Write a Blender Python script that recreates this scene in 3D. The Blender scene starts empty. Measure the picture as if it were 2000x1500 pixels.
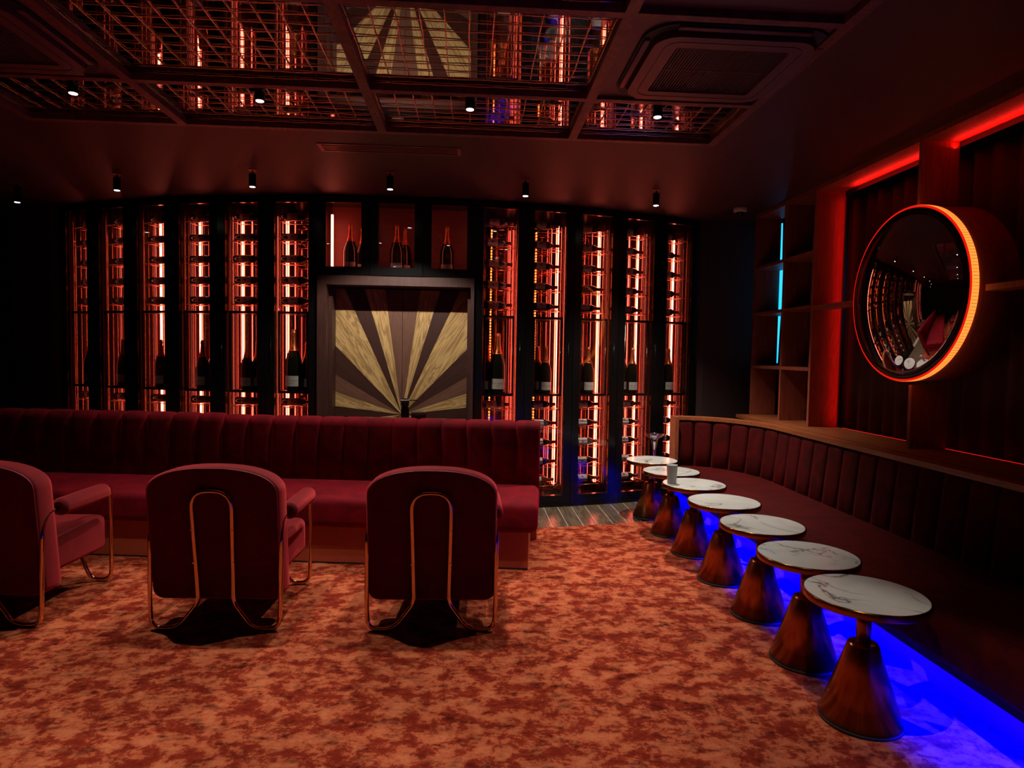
import bpy, bmesh, math, random
from mathutils import Vector, Matrix
PI = math.pi
random.seed(7)
SC = bpy.context.scene
COL = SC.collection

# ------------------------------------------------------------------ camera
def cam_basis(yaw, pitch, roll):
    cy, sy = math.cos(yaw), math.sin(yaw)
    F = Vector((sy*math.cos(pitch), cy*math.cos(pitch), -math.sin(pitch)))
    R = Vector((cy, -sy, 0.0)); U = R.cross(F)
    c, s = math.cos(roll), math.sin(roll)
    return c*R+s*U, -s*R+c*U, F
R_, U_, F_ = cam_basis(0.06389, 0.04691, 0.01657)
cd = bpy.data.cameras.new('camera'); cd.sensor_width = 36.0; cd.lens = 1257.0/2000*36.0
cd.clip_start = 0.05
cam = bpy.data.objects.new('camera', cd); COL.objects.link(cam)
M = Matrix((R_, U_, -F_)).transposed().to_4x4(); M.translation = Vector((0, 0, 1.5))
cam.matrix_world = M
SC.camera = cam

# ------------------------------------------------------------------ world, exposure
w = bpy.data.worlds.new('world'); SC.world = w; w.use_nodes = True
w.node_tree.nodes['Background'].inputs[0].default_value = (0.9, 0.05, 0.03, 1)
w.node_tree.nodes['Background'].inputs[1].default_value = 0.0004
vs = SC.view_settings
vs.view_transform = 'Standard'; vs.look = 'None'; vs.gamma = 1.0; vs.exposure = 0.0
vs.use_curve_mapping = False
SC.cycles.max_bounces = 7; SC.cycles.diffuse_bounces = 1; SC.cycles.glossy_bounces = 6
SC.cycles.transparent_max_bounces = 12; SC.cycles.sample_clamp_indirect = 4.0
SC.cycles.caustics_refractive = False; SC.cycles.caustics_reflective = False
SC.cycles.use_denoising = True

# light levels
LED_RED = 18.0          # cabinet led tubes
SPOT_ROW1 = 50.0        # ceiling spots along the cabinets
SPOT_ROW2 = 98.0        # ceiling spots in the mesh ceiling
LED_BLUE = 2300.0
LED_COVE = 9.0

# ------------------------------------------------------------------ materials
def mat(name):
    m = bpy.data.materials.new(name); m.use_nodes = True
    nt = m.node_tree; return m, nt, nt.nodes['Principled BSDF']
def pbr(name, col, rough=0.5, metal=0.0, coat=0.0, sheen=0.0, sheen_tint=None, spec=None, bump=None):
    m, nt, b = mat(name)
    b.inputs['Base Color'].default_value = (*col, 1); b.inputs['Roughness'].default_value = rough
    b.inputs['Metallic'].default_value = metal; b.inputs['Coat Weight'].default_value = coat
    if sheen:
        b.inputs['Sheen Weight'].default_value = sheen; b.inputs['Sheen Roughness'].default_value = 0.35
        b.inputs['Sheen Tint'].default_value = (*(sheen_tint or col), 1)
    if spec is not None: b.inputs['Specular IOR Level'].default_value = spec
    if bump:
        n = nt.nodes.new('ShaderNodeTexNoise'); n.inputs['Scale'].default_value = bump[0]; n.inputs['Detail'].default_value = 4
        tc = nt.nodes.new('ShaderNodeTexCoord'); nt.links.new(tc.outputs['Object'], n.inputs['Vector'])
        bp = nt.nodes.new('ShaderNodeBump'); bp.inputs['Strength'].default_value = bump[1]; bp.inputs['Distance'].default_value = 0.01
        nt.links.new(n.outputs['Fac'], bp.inputs['Height']); nt.links.new(bp.outputs[0], b.inputs['Normal'])
    return m
def emit(name, col, s):
    m, nt, b = mat(name); nt.nodes.remove(b)
    e = nt.nodes.new('ShaderNodeEmission'); e.inputs[0].default_value = (*col, 1); e.inputs[1].default_value = s
    nt.links.new(e.outputs[0], nt.nodes['Material Output'].inputs[0]); return m
def ramp(nt, stops, fac):
    r = nt.nodes.new('ShaderNodeValToRGB'); cr = r.color_ramp
    while len(cr.elements) < len(stops): cr.elements.new(0.5)
    for e, (p, c) in zip(cr.elements, stops): e.position = p; e.color = (*c, 1)
    nt.links.new(fac, r.inputs[0]); return r
def wood(name, c0, c1, scale=(14, 14, 1.2), rough=0.45, axis_obj='Object', coat=0.0, wave=True):
    m, nt, b = mat(name)
    tc = nt.nodes.new('ShaderNodeTexCoord'); mp = nt.nodes.new('ShaderNodeMapping')
    oi = nt.nodes.new('ShaderNodeObjectInfo'); ml = nt.nodes.new('ShaderNodeVectorMath'); ml.operation = 'SCALE'
    comb = nt.nodes.new('ShaderNodeCombineXYZ')
    for i in range(3): nt.links.new(oi.outputs['Random'], comb.inputs[i])
    nt.links.new(comb.outputs[0], ml.inputs[0]); ml.inputs['Scale'].default_value = 37.0
    ad = nt.nodes.new('ShaderNodeVectorMath'); ad.operation = 'ADD'
    nt.links.new(tc.outputs[axis_obj], mp.inputs[0]); mp.inputs['Scale'].default_value = scale
    nt.links.new(mp.outputs[0], ad.inputs[0]); nt.links.new(ml.outputs[0], ad.inputs[1])
    n = nt.nodes.new('ShaderNodeTexNoise'); n.inputs['Scale'].default_value = 1.0; n.inputs['Detail'].default_value = 7
    n.inputs['Distortion'].default_value = 1.6; nt.links.new(ad.outputs[0], n.inputs['Vector'])
    wv = nt.nodes.new('ShaderNodeMath'); wv.operation = 'MULTIPLY'; wv.inputs[1].default_value = 46.0
    nt.links.new(n.outputs['Fac'], wv.inputs[0])
    sn = nt.nodes.new('ShaderNodeMath'); sn.operation = 'SINE'; nt.links.new(wv.outputs[0], sn.inputs[0])
    ma = nt.nodes.new('ShaderNodeMath'); ma.operation = 'MULTIPLY_ADD'; ma.inputs[1].default_value = 0.22; ma.inputs[2].default_value = 0.25
    nt.links.new(sn.outputs[0], ma.inputs[0])
    fa = nt.nodes.new('ShaderNodeMath'); fa.operation = 'ADD'
    n2 = nt.nodes.new('ShaderNodeTexNoise'); n2.inputs['Scale'].default_value = 3.0; n2.inputs['Detail'].default_value = 3
    nt.links.new(ad.outputs[0], n2.inputs['Vector'])
    m2 = nt.nodes.new('ShaderNodeMath'); m2.operation = 'MULTIPLY'; m2.inputs[1].default_value = 0.5
    nt.links.new(n2.outputs['Fac'], m2.inputs[0]); nt.links.new(ma.outputs[0], fa.inputs[0]); nt.links.new(m2.outputs[0], fa.inputs[1])
    r = ramp(nt, [(0.12, c1), (0.75, c0)], fa.outputs[0])
    nt.links.new(r.outputs[0], b.inputs['Base Color']); b.inputs['Roughness'].default_value = rough
    b.inputs['Coat Weight'].default_value = coat
    bp = nt.nodes.new('ShaderNodeBump'); bp.inputs['Strength'].default_value = 0.15; bp.inputs['Distance'].default_value = 0.004
    nt.links.new(fa.outputs[0], bp.inputs['Height']); nt.links.new(bp.outputs[0], b.inputs['Normal'])
    return m

def velvet(name, col, tint, sheen=0.7, sr=0.35):
    m, nt, b = mat(name)
    tc = nt.nodes.new('ShaderNodeTexCoord')
    n = nt.nodes.new('ShaderNodeTexNoise'); n.inputs['Scale'].default_value = 5.0; n.inputs['Detail'].default_value = 5; n.inputs['Distortion'].default_value = 1.5
    nt.links.new(tc.outputs['Object'], n.inputs['Vector'])
    r = ramp(nt, [(0.35, tuple(c*0.65 for c in col)), (0.65, tuple(c*1.2 for c in col))], n.outputs['Fac'])
    nt.links.new(r.outputs[0], b.inputs['Base Color'])
    b.inputs['Roughness'].default_value = 0.85; b.inputs['Specular IOR Level'].default_value = 0.15
    b.inputs['Sheen Weight'].default_value = sheen; b.inputs['Sheen Roughness'].default_value = sr
    b.inputs['Sheen Tint'].default_value = (*tint, 1)
    return m

MT = {}
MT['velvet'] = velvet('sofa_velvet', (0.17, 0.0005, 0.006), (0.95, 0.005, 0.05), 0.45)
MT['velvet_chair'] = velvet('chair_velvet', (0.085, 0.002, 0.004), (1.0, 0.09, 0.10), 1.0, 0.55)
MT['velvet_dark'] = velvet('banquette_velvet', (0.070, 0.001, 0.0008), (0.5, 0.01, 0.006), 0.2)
MT['piping'] = pbr('piping', (0.3, 0.02, 0.03), 0.6)
MT['lacquer'] = pbr('lacquer_plinth', (0.42, 0.075, 0.03), 0.35)
MT['black'] = pbr('black_metal', (0.006, 0.005, 0.005), 0.22, 0.2)
MT['blackmatt'] = pbr('black_matt', (0.01, 0.009, 0.009), 0.6)
MT['shelfblack'] = pbr('rack_box_metal', (0.03, 0.02, 0.02), 0.3, 0.6)
MT['copper'] = pbr('copper_wire', (0.85, 0.42, 0.30), 0.2, 1.0)
MT['mesh'] = pbr('mesh_wire', (0.80, 0.55, 0.45), 0.22, 1.0)
MT['tube'] = pbr('brass_tube', (0.80, 0.50, 0.28), 0.10, 1.0)
MT['mirror'] = pbr('mirror', (0.62, 0.60, 0.60), 0.015, 1.0)
MT['smoked'] = pbr('smoked_mirror', (0.30, 0.17, 0.16), 0.04, 1.0)
MT['side'] = pbr('cabinet_side', (0.020, 0.008, 0.007), 0.18, 0.0, spec=0.2)
MT['dispback'] = pbr('display_back', (0.16, 0.035, 0.03), 0.45)
MT['dome'] = pbr('convex_mirror', (0.55, 0.50, 0.50), 0.01, 1.0)
MT['chrome'] = pbr('chrome', (0.8, 0.8, 0.85), 0.08, 1.0)
MT['white'] = pbr('white_plastic', (0.75, 0.75, 0.78), 0.4)
MT['greycup'] = pbr('grey_cup', (0.30, 0.32, 0.30), 0.55)
MT['ceiling'] = pbr('ceiling_paint', (0.065, 0.012, 0.010), 0.55)
MT['wall'] = pbr('dark_wall', (0.045, 0.018, 0.017), 0.6)
MT['board'] = pbr('ac_board', (0.12, 0.045, 0.04), 0.5)
MT['acplastic'] = pbr('ac_plastic', (0.13, 0.05, 0.045), 0.45)
MT['vent'] = pbr('vent_metal', (0.35, 0.12, 0.09), 0.4, 0.3)
MT['curtain'] = pbr('curtain', (0.07, 0.016, 0.014), 0.8)
MT['grout'] = pbr('grout', (0.62, 0.52, 0.40), 0.8)
MT['glassgreen'] = pbr('bottle_glass', (0.010, 0.012, 0.006), 0.06, 0.0, coat=0.6)
MT['label'] = pbr('wine_label', (0.62, 0.50, 0.44), 0.6, bump=(60, 0.1))
MT['clabel'] = pbr('champagne_label', (0.66, 0.62, 0.54), 0.5)
MT['ink'] = pbr('ink', (0.05, 0.035, 0.03), 0.6)
MT['wcap'] = pbr('wine_capsule', (0.20, 0.015, 0.015), 0.35)
MT['foil'] = pbr('orange_foil', (0.85, 0.24, 0.06), 0.38, 0.6)
MT['seal'] = pbr('red_seal', (0.6, 0.01, 0.01), 0.4)
MT['grid_wood'] = wood('beam_wood', (0.20, 0.065, 0.045), (0.10, 0.03, 0.02), (3, 3, 3), 0.5)
MT['lattice'] = wood('lattice_wood', (0.42, 0.09, 0.05), (0.26, 0.05, 0.028), (9, 9, 0.8), 0.5)
MT['ledge'] = wood('ledge_wood', (0.40, 0.11, 0.035), (0.24, 0.055, 0.018), (9, 0.8, 9), 0.4)
MT['niche'] = wood('niche_wood', (0.065, 0.020, 0.013), (0.035, 0.010, 0.007), (10, 10, 0.9), 0.5)
MT['ray_light'] = wood('ray_light_wood', (0.60, 0.38, 0.15), (0.22, 0.11, 0.035), (11, 11, 1.1), 0.45)
MT['ray_mid'] = wood('ray_mid_wood', (0.17, 0.075, 0.045), (0.11, 0.045, 0.03), (16, 16, 1.1), 0.45)
MT['ray_dark'] = wood('ray_dark_wood', (0.055, 0.018, 0.011), (0.035, 0.010, 0.007), (16, 16, 1.1), 0.45)
MT['plank'] = wood('floor_plank', (0.17, 0.115, 0.075), (0.07, 0.045, 0.030), (7, 0.8, 7), 0.22)
MT['led'] = emit('led_red', (1.0, 0.15, 0.09), LED_RED)
MT['ledimage'] = emit('led_mirror_image', (1.0, 0.16, 0.03), LED_RED*0.35)
MT['ledfront'] = emit('led_front', (1.0, 0.16, 0.10), 4.0)
MT['ledfront2'] = emit('led_front_bright', (1.0, 0.16, 0.10), 9.0)
MT['ledblue'] = emit('led_blue', (0.0, 0.0, 1.0), LED_BLUE)
MT['ledcove'] = emit('led_cove', (1.0, 0.012, 0.010), 0.75)
MT['lens'] = emit('lamp_lens', (1.0, 0.93, 0.85), 9.0)
MT['band'] = emit('lit_band', (1.0, 0.25, 0.035), 1.6)
MT['redrim'] = emit('lit_red_rim', (1.0, 0.01, 0.004), 0.8)
MT['bluewin'] = emit('blue_window', (0.02, 0.45, 1.0), 1.8)
# brushed brass
m, nt, b = mat('brushed_brass'); MT['brass'] = m
b.inputs['Base Color'].default_value = (0.38, 0.125, 0.04, 1); b.inputs['Metallic'].default_value = 1; b.inputs['Roughness'].default_value = 0.25
b.inputs['Anisotropic'].default_value = 0.65; b.inputs['Anisotropic Rotation'].default_value = 0.25
tg = nt.nodes.new('ShaderNodeTangent'); tg.direction_type = 'RADIAL'; tg.axis = 'Z'; nt.links.new(tg.outputs[0], b.inputs['Tangent'])
# marble
m, nt, b = mat('white_marble'); MT['marble'] = m
tc = nt.nodes.new('ShaderNodeTexCoord'); oi = nt.nodes.new('ShaderNodeObjectInfo')
comb = nt.nodes.new('ShaderNodeCombineXYZ')
for i in range(3): nt.links.new(oi.outputs['Random'], comb.inputs[i])
ml = nt.nodes.new('ShaderNodeVectorMath'); ml.operation = 'SCALE'; ml.inputs['Scale'].default_value = 23.0
nt.links.new(comb.outputs[0], ml.inputs[0])
ad = nt.nodes.new('ShaderNodeVectorMath'); ad.operation = 'ADD'
nt.links.new(tc.outputs['Object'], ad.inputs[0]); nt.links.new(ml.outputs[0], ad.inputs[1])
n = nt.nodes.new('ShaderNodeTexNoise'); n.inputs['Scale'].default_value = 2.6; n.inputs['Detail'].default_value = 6; n.inputs['Distortion'].default_value = 1.1
nt.links.new(ad.outputs[0], n.inputs['Vector'])
sb = nt.nodes.new('ShaderNodeMath'); sb.operation = 'SUBTRACT'; sb.inputs[1].default_value = 0.5; nt.links.new(n.outputs['Fac'], sb.inputs[0])
ab = nt.nodes.new('ShaderNodeMath'); ab.operation = 'ABSOLUTE'; nt.links.new(sb.outputs[0], ab.inputs[0])
r = ramp(nt, [(0.0, (0.16, 0.14, 0.12)), (0.006, (0.34, 0.32, 0.29)), (0.016, (0.62, 0.60, 0.56)), (0.2, (0.72, 0.70, 0.66))], ab.outputs[0])
n3 = nt.nodes.new('ShaderNodeTexNoise'); n3.inputs['Scale'].default_value = 3.1; nt.links.new(ad.outputs[0], n3.inputs['Vector'])
r3 = ramp(nt, [(0.38, (0, 0, 0)), (0.50, (1, 1, 1))], n3.outputs['Fac'])
mx = nt.nodes.new('ShaderNodeMix'); mx.data_type = 'RGBA'; mx.inputs[6].default_value = (0.72, 0.70, 0.66, 1)
nt.links.new(r3.outputs[0], mx.inputs[0]); nt.links.new(r.outputs[0], mx.inputs[7]); nt.links.new(mx.outputs[2], b.inputs['Base Color'])
b.inputs['Roughness'].default_value = 0.18
# carpet
m, nt, b = mat('carpet'); MT['carpet'] = m
tc = nt.nodes.new('ShaderNodeTexCoord'); mp = nt.nodes.new('ShaderNodeMapping'); mp.inputs['Scale'].default_value = (1.0, 1.15, 1.0)
nt.links.new(tc.outputs['Object'], mp.inputs[0])
n1 = nt.nodes.new('ShaderNodeTexNoise'); n1.inputs['Scale'].default_value = 8.0; n1.inputs['Detail'].default_value = 13; n1.inputs['Roughness'].default_value = 0.76; n1.inputs['Distortion'].default_value = 0.15
nt.links.new(mp.outputs[0], n1.inputs['Vector'])
r1 = ramp(nt, [(0.41, (0.19, 0.015, 0.006)), (0.487, (0.28, 0.033, 0.012)), (0.503, (0.44, 0.083, 0.032)), (0.60, (0.56, 0.145, 0.060))], n1.outputs['Fac'])
n2 = nt.nodes.new('ShaderNodeTexNoise'); n2.inputs['Scale'].default_value = 11.0; n2.inputs['Detail'].default_value = 8; n2.inputs['Roughness'].default_value = 0.7
mp2 = nt.nodes.new('ShaderNodeMapping'); mp2.inputs['Location'].default_value = (5, 3, 1); mp2.inputs['Scale'].default_value = (0.8, 1.3, 1)
nt.links.new(tc.outputs['Object'], mp2.inputs[0]); nt.links.new(mp2.outputs[0], n2.inputs['Vector'])
r2 = ramp(nt, [(0.36, (0.26, 0.20, 0.20)), (0.45, (0.8, 0.75, 0.75)), (0.5, (1, 1, 1))], n2.outputs['Fac'])
mx = nt.nodes.new('ShaderNodeMix'); mx.data_type = 'RGBA'; mx.blend_type = 'MULTIPLY'; mx.inputs[0].default_value = 0.85
nt.links.new(r1.outputs[0], mx.inputs[6]); nt.links.new(r2.outputs[0], mx.inputs[7])
nt.links.new(mx.outputs[2], b.inputs['Base Color']); b.inputs['Roughness'].default_value = 0.95; b.inputs['Specular IOR Level'].default_value = 0.1
n4 = nt.nodes.new('ShaderNodeTexNoise'); n4.inputs['Scale'].default_value = 260.0
nt.links.new(tc.outputs['Object'], n4.inputs['Vector'])
bp = nt.nodes.new('ShaderNodeBump'); bp.inputs['Strength'].default_value = 0.5; bp.inputs['Distance'].default_value = 0.004
nt.links.new(n4.outputs['Fac'], bp.inputs['Height']); nt.links.new(bp.outputs[0], b.inputs['Normal'])
# thin glass pane
m, nt, b = mat('pane_glass'); MT['pane'] = m; nt.nodes.remove(b)
tr = nt.nodes.new('ShaderNodeBsdfTransparent'); tr.inputs[0].default_value = (0.97, 0.96, 0.96, 1)
gl = nt.nodes.new('ShaderNodeBsdfGlossy'); gl.inputs['Roughness'].default_value = 0.01; gl.inputs[0].default_value = (0.9, 0.9, 0.9, 1)
lw = nt.nodes.new('ShaderNodeLayerWeight'); lw.inputs[0].default_value = 0.5
pw = nt.nodes.new('ShaderNodeMath'); pw.operation = 'POWER'; pw.inputs[1].default_value = 5.0; nt.links.new(lw.outputs['Facing'], pw.inputs[0])
fm = nt.nodes.new('ShaderNodeMath'); fm.operation = 'MULTIPLY_ADD'; fm.inputs[1].default_value = 0.95; fm.inputs[2].default_value = 0.05; nt.links.new(pw.outputs[0], fm.inputs[0])
ms = nt.nodes.new('ShaderNodeMixShader'); nt.links.new(fm.outputs[0], ms.inputs[0])
nt.links.new(tr.outputs[0], ms.inputs[1]); nt.links.new(gl.outputs[0], ms.inputs[2])
nt.links.new(ms.outputs[0], nt.nodes['Material Output'].inputs[0])

# ------------------------------------------------------------------ mesh helpers
class MB:
    def __init__(s): s.v = []; s.f = []; s.sm = []
    def add(s, vs, fs, smooth=False):
        k = len(s.v); s.v += [tuple(p) for p in vs]
        for f in fs: s.f.append(tuple(i+k for i in f)); s.sm.append(smooth)
        return s
    def box(s, x0, x1, y0, y1, z0, z1):
        vs = [(x, y, z) for z in (z0, z1) for y in (y0, y1) for x in (x0, x1)]
        return s.add(vs, [(0, 2, 3, 1), (4, 5, 7, 6), (0, 1, 5, 4), (2, 6, 7, 3), (0, 4, 6, 2), (1, 3, 7, 5)])
    def prism(s, poly, z0, z1):           # plan polygon extruded in z
        n = len(poly); a = sum(poly[i][0]*poly[(i+1) % n][1]-poly[(i+1) % n][0]*poly[i][1] for i in range(n))
        if a < 0: poly = poly[::-1]
        vs = [(x, y, z0) for x, y in poly]+[(x, y, z1) for x, y in poly]
        fs = [tuple(range(n-1, -1, -1)), tuple(range(n, 2*n))]+[(i, (i+1) % n, n+(i+1) % n, n+i) for i in range(n)]
        return s.add(vs, fs)
    def slab_xz(s, poly, y0, y1):         # x,z polygon extruded in y
        n = len(poly); a = sum(poly[i][0]*poly[(i+1) % n][1]-poly[(i+1) % n][0]*poly[i][1] for i in range(n))
        if a < 0: poly = poly[::-1]
        vs = [(x, y0, z) for x, z in poly]+[(x, y1, z) for x, z in poly]
        fs = [tuple(range(n)), tuple(range(2*n-1, n-1, -1))]+[(i, n+i, n+(i+1) % n, (i+1) % n) for i in range(n)]
        return s.add(vs, fs)
    def lathe(s, prof, n=24, c=(0, 0, 0), axis='z', caps=True):
        vs = []; m = len(prof)
        for r, h in prof:
            for k in range(n):
                t = 2*PI*k/n; a, b_ = r*math.cos(t), r*math.sin(t)
                if axis == 'z': p = (c[0]+a, c[1]+b_, c[2]+h)
                elif axis == 'x': p = (c[0]+h, c[1]+a, c[2]+b_)
                else: p = (c[0]+b_, c[1]+h, c[2]+a)
                vs.append(p)
        fs = [(i*n+k, i*n+(k+1) % n, (i+1)*n+(k+1) % n, (i+1)*n+k) for i in range(m-1) for k in range(n)]
        s.add(vs, fs, True)
        if caps:
            s.f.append(tuple(len(s.v)-m*n+k for k in range(n-1, -1, -1))); s.sm.append(False)
            s.f.append(tuple(len(s.v)-n+k for k in range(n))); s.sm.append(False)
        return s
    def tube(s, pts, r, n=8, closed=False):
        P = [Vector(p) for p in pts]; L = len(P); vs = []; up = None
        for i in range(L):
            if closed: t = P[(i+1) % L]-P[i-1]
            else: t = P[min(i+1, L-1)]-P[max(i-1, 0)]
            t.normalize()
            if up is None: up = Vector((0, 0, 1)) if abs(t.z) < 0.9 else Vector((1, 0, 0))
            a = (up-t*up.dot(t)).normalized(); b_ = t.cross(a); up = a
            for k in range(n):
                q = 2*PI*k/n; vs.append(P[i]+a*r*math.cos(q)+b_*r*math.sin(q))
        e = L if closed else L-1
        fs = [(i*n+k, i*n+(k+1) % n, ((i+1) % L)*n+(k+1) % n, ((i+1) % L)*n+k) for i in range(e) for k in range(n)]
        s.add(vs, fs, True)
        if not closed:
            b0 = len(s.v)-L*n
            s.f.append(tuple(b0+k for k in range(n-1, -1, -1))); s.sm.append(False)
            s.f.append(tuple(len(s.v)-n+k for k in range(n))); s.sm.append(False)
        return s
    def rbox(s, x0, x1, y0, y1, z0, z1, r, seg=3):
        bm = bmesh.new(); bmesh.ops.create_cube(bm, size=1.0)
        for v in bm.verts:
            v.co = Vector(((x0+x1)/2+v.co.x*(x1-x0), (y0+y1)/2+v.co.y*(y1-y0), (z0+z1)/2+v.co.z*(z1-z0)))
        bmesh.ops.bevel(bm, geom=bm.edges[:], offset=r, segments=seg, profile=0.5, affect='EDGES')
        bm.verts.ensure_lookup_table()
        s.add([v.co for v in bm.verts], [[v.index for v in f.verts] for f in bm.faces], True); bm.free(); return s
    def mesh(s, name, m):
        me = bpy.data.meshes.new(name); me.from_pydata(s.v, [], s.f)
        me.polygons.foreach_set('use_smooth', s.sm); me.materials.append(m); me.update()
        bm = bmesh.new(); bm.from_mesh(me); bmesh.ops.recalc_face_normals(bm, faces=bm.faces[:]); bm.to_mesh(me); bm.free()
        return me
    def build(s, name, m, parent=None, mw=None):
        o = bpy.data.objects.new(name, s.mesh(name, m)); COL.objects.link(o)
        if parent is not None: o.parent = parent
        if mw is not None: o.matrix_local = mw
        return o
def link(name, me, parent=None, ml=None):
    o = bpy.data.objects.new(name, me); COL.objects.link(o)
    if parent is not None: o.parent = parent
    if ml is not None: o.matrix_local = ml
    return o
def tag(o, label=None, cat=None, group=None, kind=None):
    if label: o['label'] = label
    if cat: o['category'] = cat
    if group: o['group'] = group
    if kind: o['kind'] = kind
    return o
def thing(name, label, cat, loc=(0, 0, 0), rz=0.0, group=None, kind=None):
    o = bpy.data.objects.new(name, None); COL.objects.link(o); o.empty_display_size = 0.1
    o.location = loc; o.rotation_euler = (0, 0, rz); tag(o, label, cat, group, kind); return o
def dup(root, loc, rz, label, group=None):
    r = root.copy(); COL.objects.link(r); r.location = loc; r.rotation_euler = (0, 0, rz); r['label'] = label
    if group: r['group'] = group
    for ch in list(root.children):
        c = ch.copy(); COL.objects.link(c); c.parent = r
        for g in list(ch.children):
            d = g.copy(); COL.objects.link(d); d.parent = c
    return r
def smooth_path(pts, r0, seg=5):
    P = [Vector(p) for p in pts]; out = [P[0]]
    for i in range(1, len(P)-1):
        a, b_, c = P[i-1], P[i], P[i+1]
        r = r0[i] if isinstance(r0, (list, tuple)) else r0
        d1 = (a-b_); d2 = (c-b_); rr = min(r, d1.length*0.49, d2.length*0.49)
        p1 = b_+d1.normalized()*rr; p2 = b_+d2.normalized()*rr
        for k in range(seg+1):
            t = k/seg; out.append(p1*(1-t)**2+b_*2*t*(1-t)+p2*t*t)
    out.append(P[-1]); return out
ORD = ['first', 'second', 'third', 'fourth', 'fifth', 'sixth', 'seventh', 'eighth']

# ------------------------------------------------------------------ cabinet arc
AX, AY, AR = -0.6832, 13.7089, 7.633
PITCH, A0 = 0.06403, -0.00298
def arc(a, r=AR): return (AX+r*math.sin(a), AY-r*math.cos(a))
def bay_angle(i): return A0+PITCH*(i-7)
CEIL = 2.94

# ------------------------------------------------------------------ room shell
X0, X1, Y0, Y1 = -5.6, 3.34, -3.2, 8.3
fl = tag(MB().box(X0, X1+0.1, Y0, Y1, -0.12, -0.0035).build('floor', MT['grout']), kind='structure')
# floor planks between carpet and cabinets
k = 0; x = -4.55
while x < 2.5:
    pr_ = AR+0.72; xa, xb = x, x+0.1325
    def yarc(xx, r): return AY-math.sqrt(max(r*r-(xx-AX)**2, 0.01))
    poly = [(xa, yarc(xa, pr_)), (xb, yarc(xb, pr_)), (xb, yarc(xb, AR-0.05)), (xa, yarc(xa, AR-0.05))]
    cx_, cy_ = (xa+xb)/2, poly[0][1]
    MB().prism([(px-cx_, py-cy_) for px, py in poly], -0.0034, 0.0).build('plank', MT['plank'], fl, Matrix.Translation((cx_, cy_, 0)))
    x += 0.139
cp = [(X0+0.01, Y0+0.01), (X1-0.12, Y0+0.01), (X1-0.12, 6.7)]
cp += [arc(0.36-0.02*t, AR+0.722) for t in range(0, 44)]
cp = cp[:3]+[p for p in cp[3:] if p[0] > -5.4 and p[1] < 7.2]
cp += [(X0+0.01, 7.2)]
tag(MB().prism(cp, -0.0034, 0.006).build('carpet', MT['carpet']), 'mottled terracotta and maroon fitted carpet covering most of the lounge floor', 'carpet')
tag(MB().box(X0-0.1, X0, Y0, Y1, -0.1, 3.2).build('wall_left', MT['wall']), kind='structure')
tag(MB().box(X1+0.1, X1+0.2, Y0, Y1, -0.1, 3.2).build('wall_right', MT['wall']), kind='structure')
tag(MB().box(X0, X1+0.1, Y1, Y1+0.1, -0.1, 3.2).build('wall_back', MT['wall']), kind='structure')
tag(MB().box(X0, X1+0.1, Y0-0.1, Y0, -0.1, 3.2).build('wall_front', MT['wall']), kind='structure')
# dark return walls beside the cabinet arc
xe, ye = arc(bay_angle(13)+PITCH/2)
tag(MB().prism([(xe+0.004, ye+0.05), (xe+0.09, ye+0.03), (X1+0.1, ye+0.03), (X1+0.1, ye+0.13), (xe+0.004, ye+0.13)], 0, CEIL).build('wall_back_right', MT['wall']), kind='structure')
xs, ys = arc(bay_angle(0)-PITCH/2)
tag(MB().prism([(xs-0.004, ys+0.06), (xs-0.10, ys+0.02), (xs-0.55, ys+0.10), (xs-0.55, ys+0.2), (xs-0.004, ys+0.2)], 0, CEIL).build('wall_back_left', MT['wall']), kind='structure')
# ceiling with opening for the mesh grid
GX = [-2.83, -1.86, -0.60, 0.65, 1.625]; GY = [4.35, 3.655, 2.745, 1.82, 0.90, -0.02]
GX0, GX1, GY0, GY1 = GX[0], GX[-1], GY[-1], GY[0]
cb = MB()
cb.box(X0, GX0, Y0, Y1, CEIL, CEIL+0.1); cb.box(GX1, X1+0.1, Y0, Y1, CEIL, CEIL+0.1)
cb.box(GX0, GX1, GY1, Y1, CEIL, CEIL+0.1); cb.box(GX0, GX1, Y0, GY0, CEIL, CEIL+0.1)
cb.box(GX0-0.1, GX1+0.1, GY0-0.1, GY1+0.1, CEIL+0.105, CEIL+0.15)
tag(cb.build('ceiling', MT['ceiling']), kind='structure')

gr = thing('mesh_ceiling', 'dark timber ceiling grid holding mirrors behind crossed copper wire mesh', 'ceiling grid', (0, 0, CEIL-0.01))
bw = 0.0275
for i, gx in enumerate(GX):
    a, b_ = (gx-bw, gx+bw) if 0 < i < 4 else ((gx, gx+2*bw) if i == 0 else (gx-2*bw, gx))
    MB().box(a, b_, GY0, GY1, 0, 0.042).build('beam', MT['grid_wood'], gr)
for j, gy in enumerate(GY):
    for i in range(4):
        xa = GX[i]+(2*bw if i == 0 else bw); xb = GX[i+1]-(2*bw if i == 3 else bw)
        ya, yb = (gy-0.045, gy) if j == 0 else ((gy, gy+0.045) if j == 5 else (gy-0.022, gy+0.022))
        MB().box(xa, xb, ya, yb, 0.0, 0.042).build('crossbeam', MT['grid_wood'], gr)
mirror_cells = [(i, 0) for i in range(4)]+[(i, 1) for i in (1, 2)]+[(i, 2) for i in (1, 2)]
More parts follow.
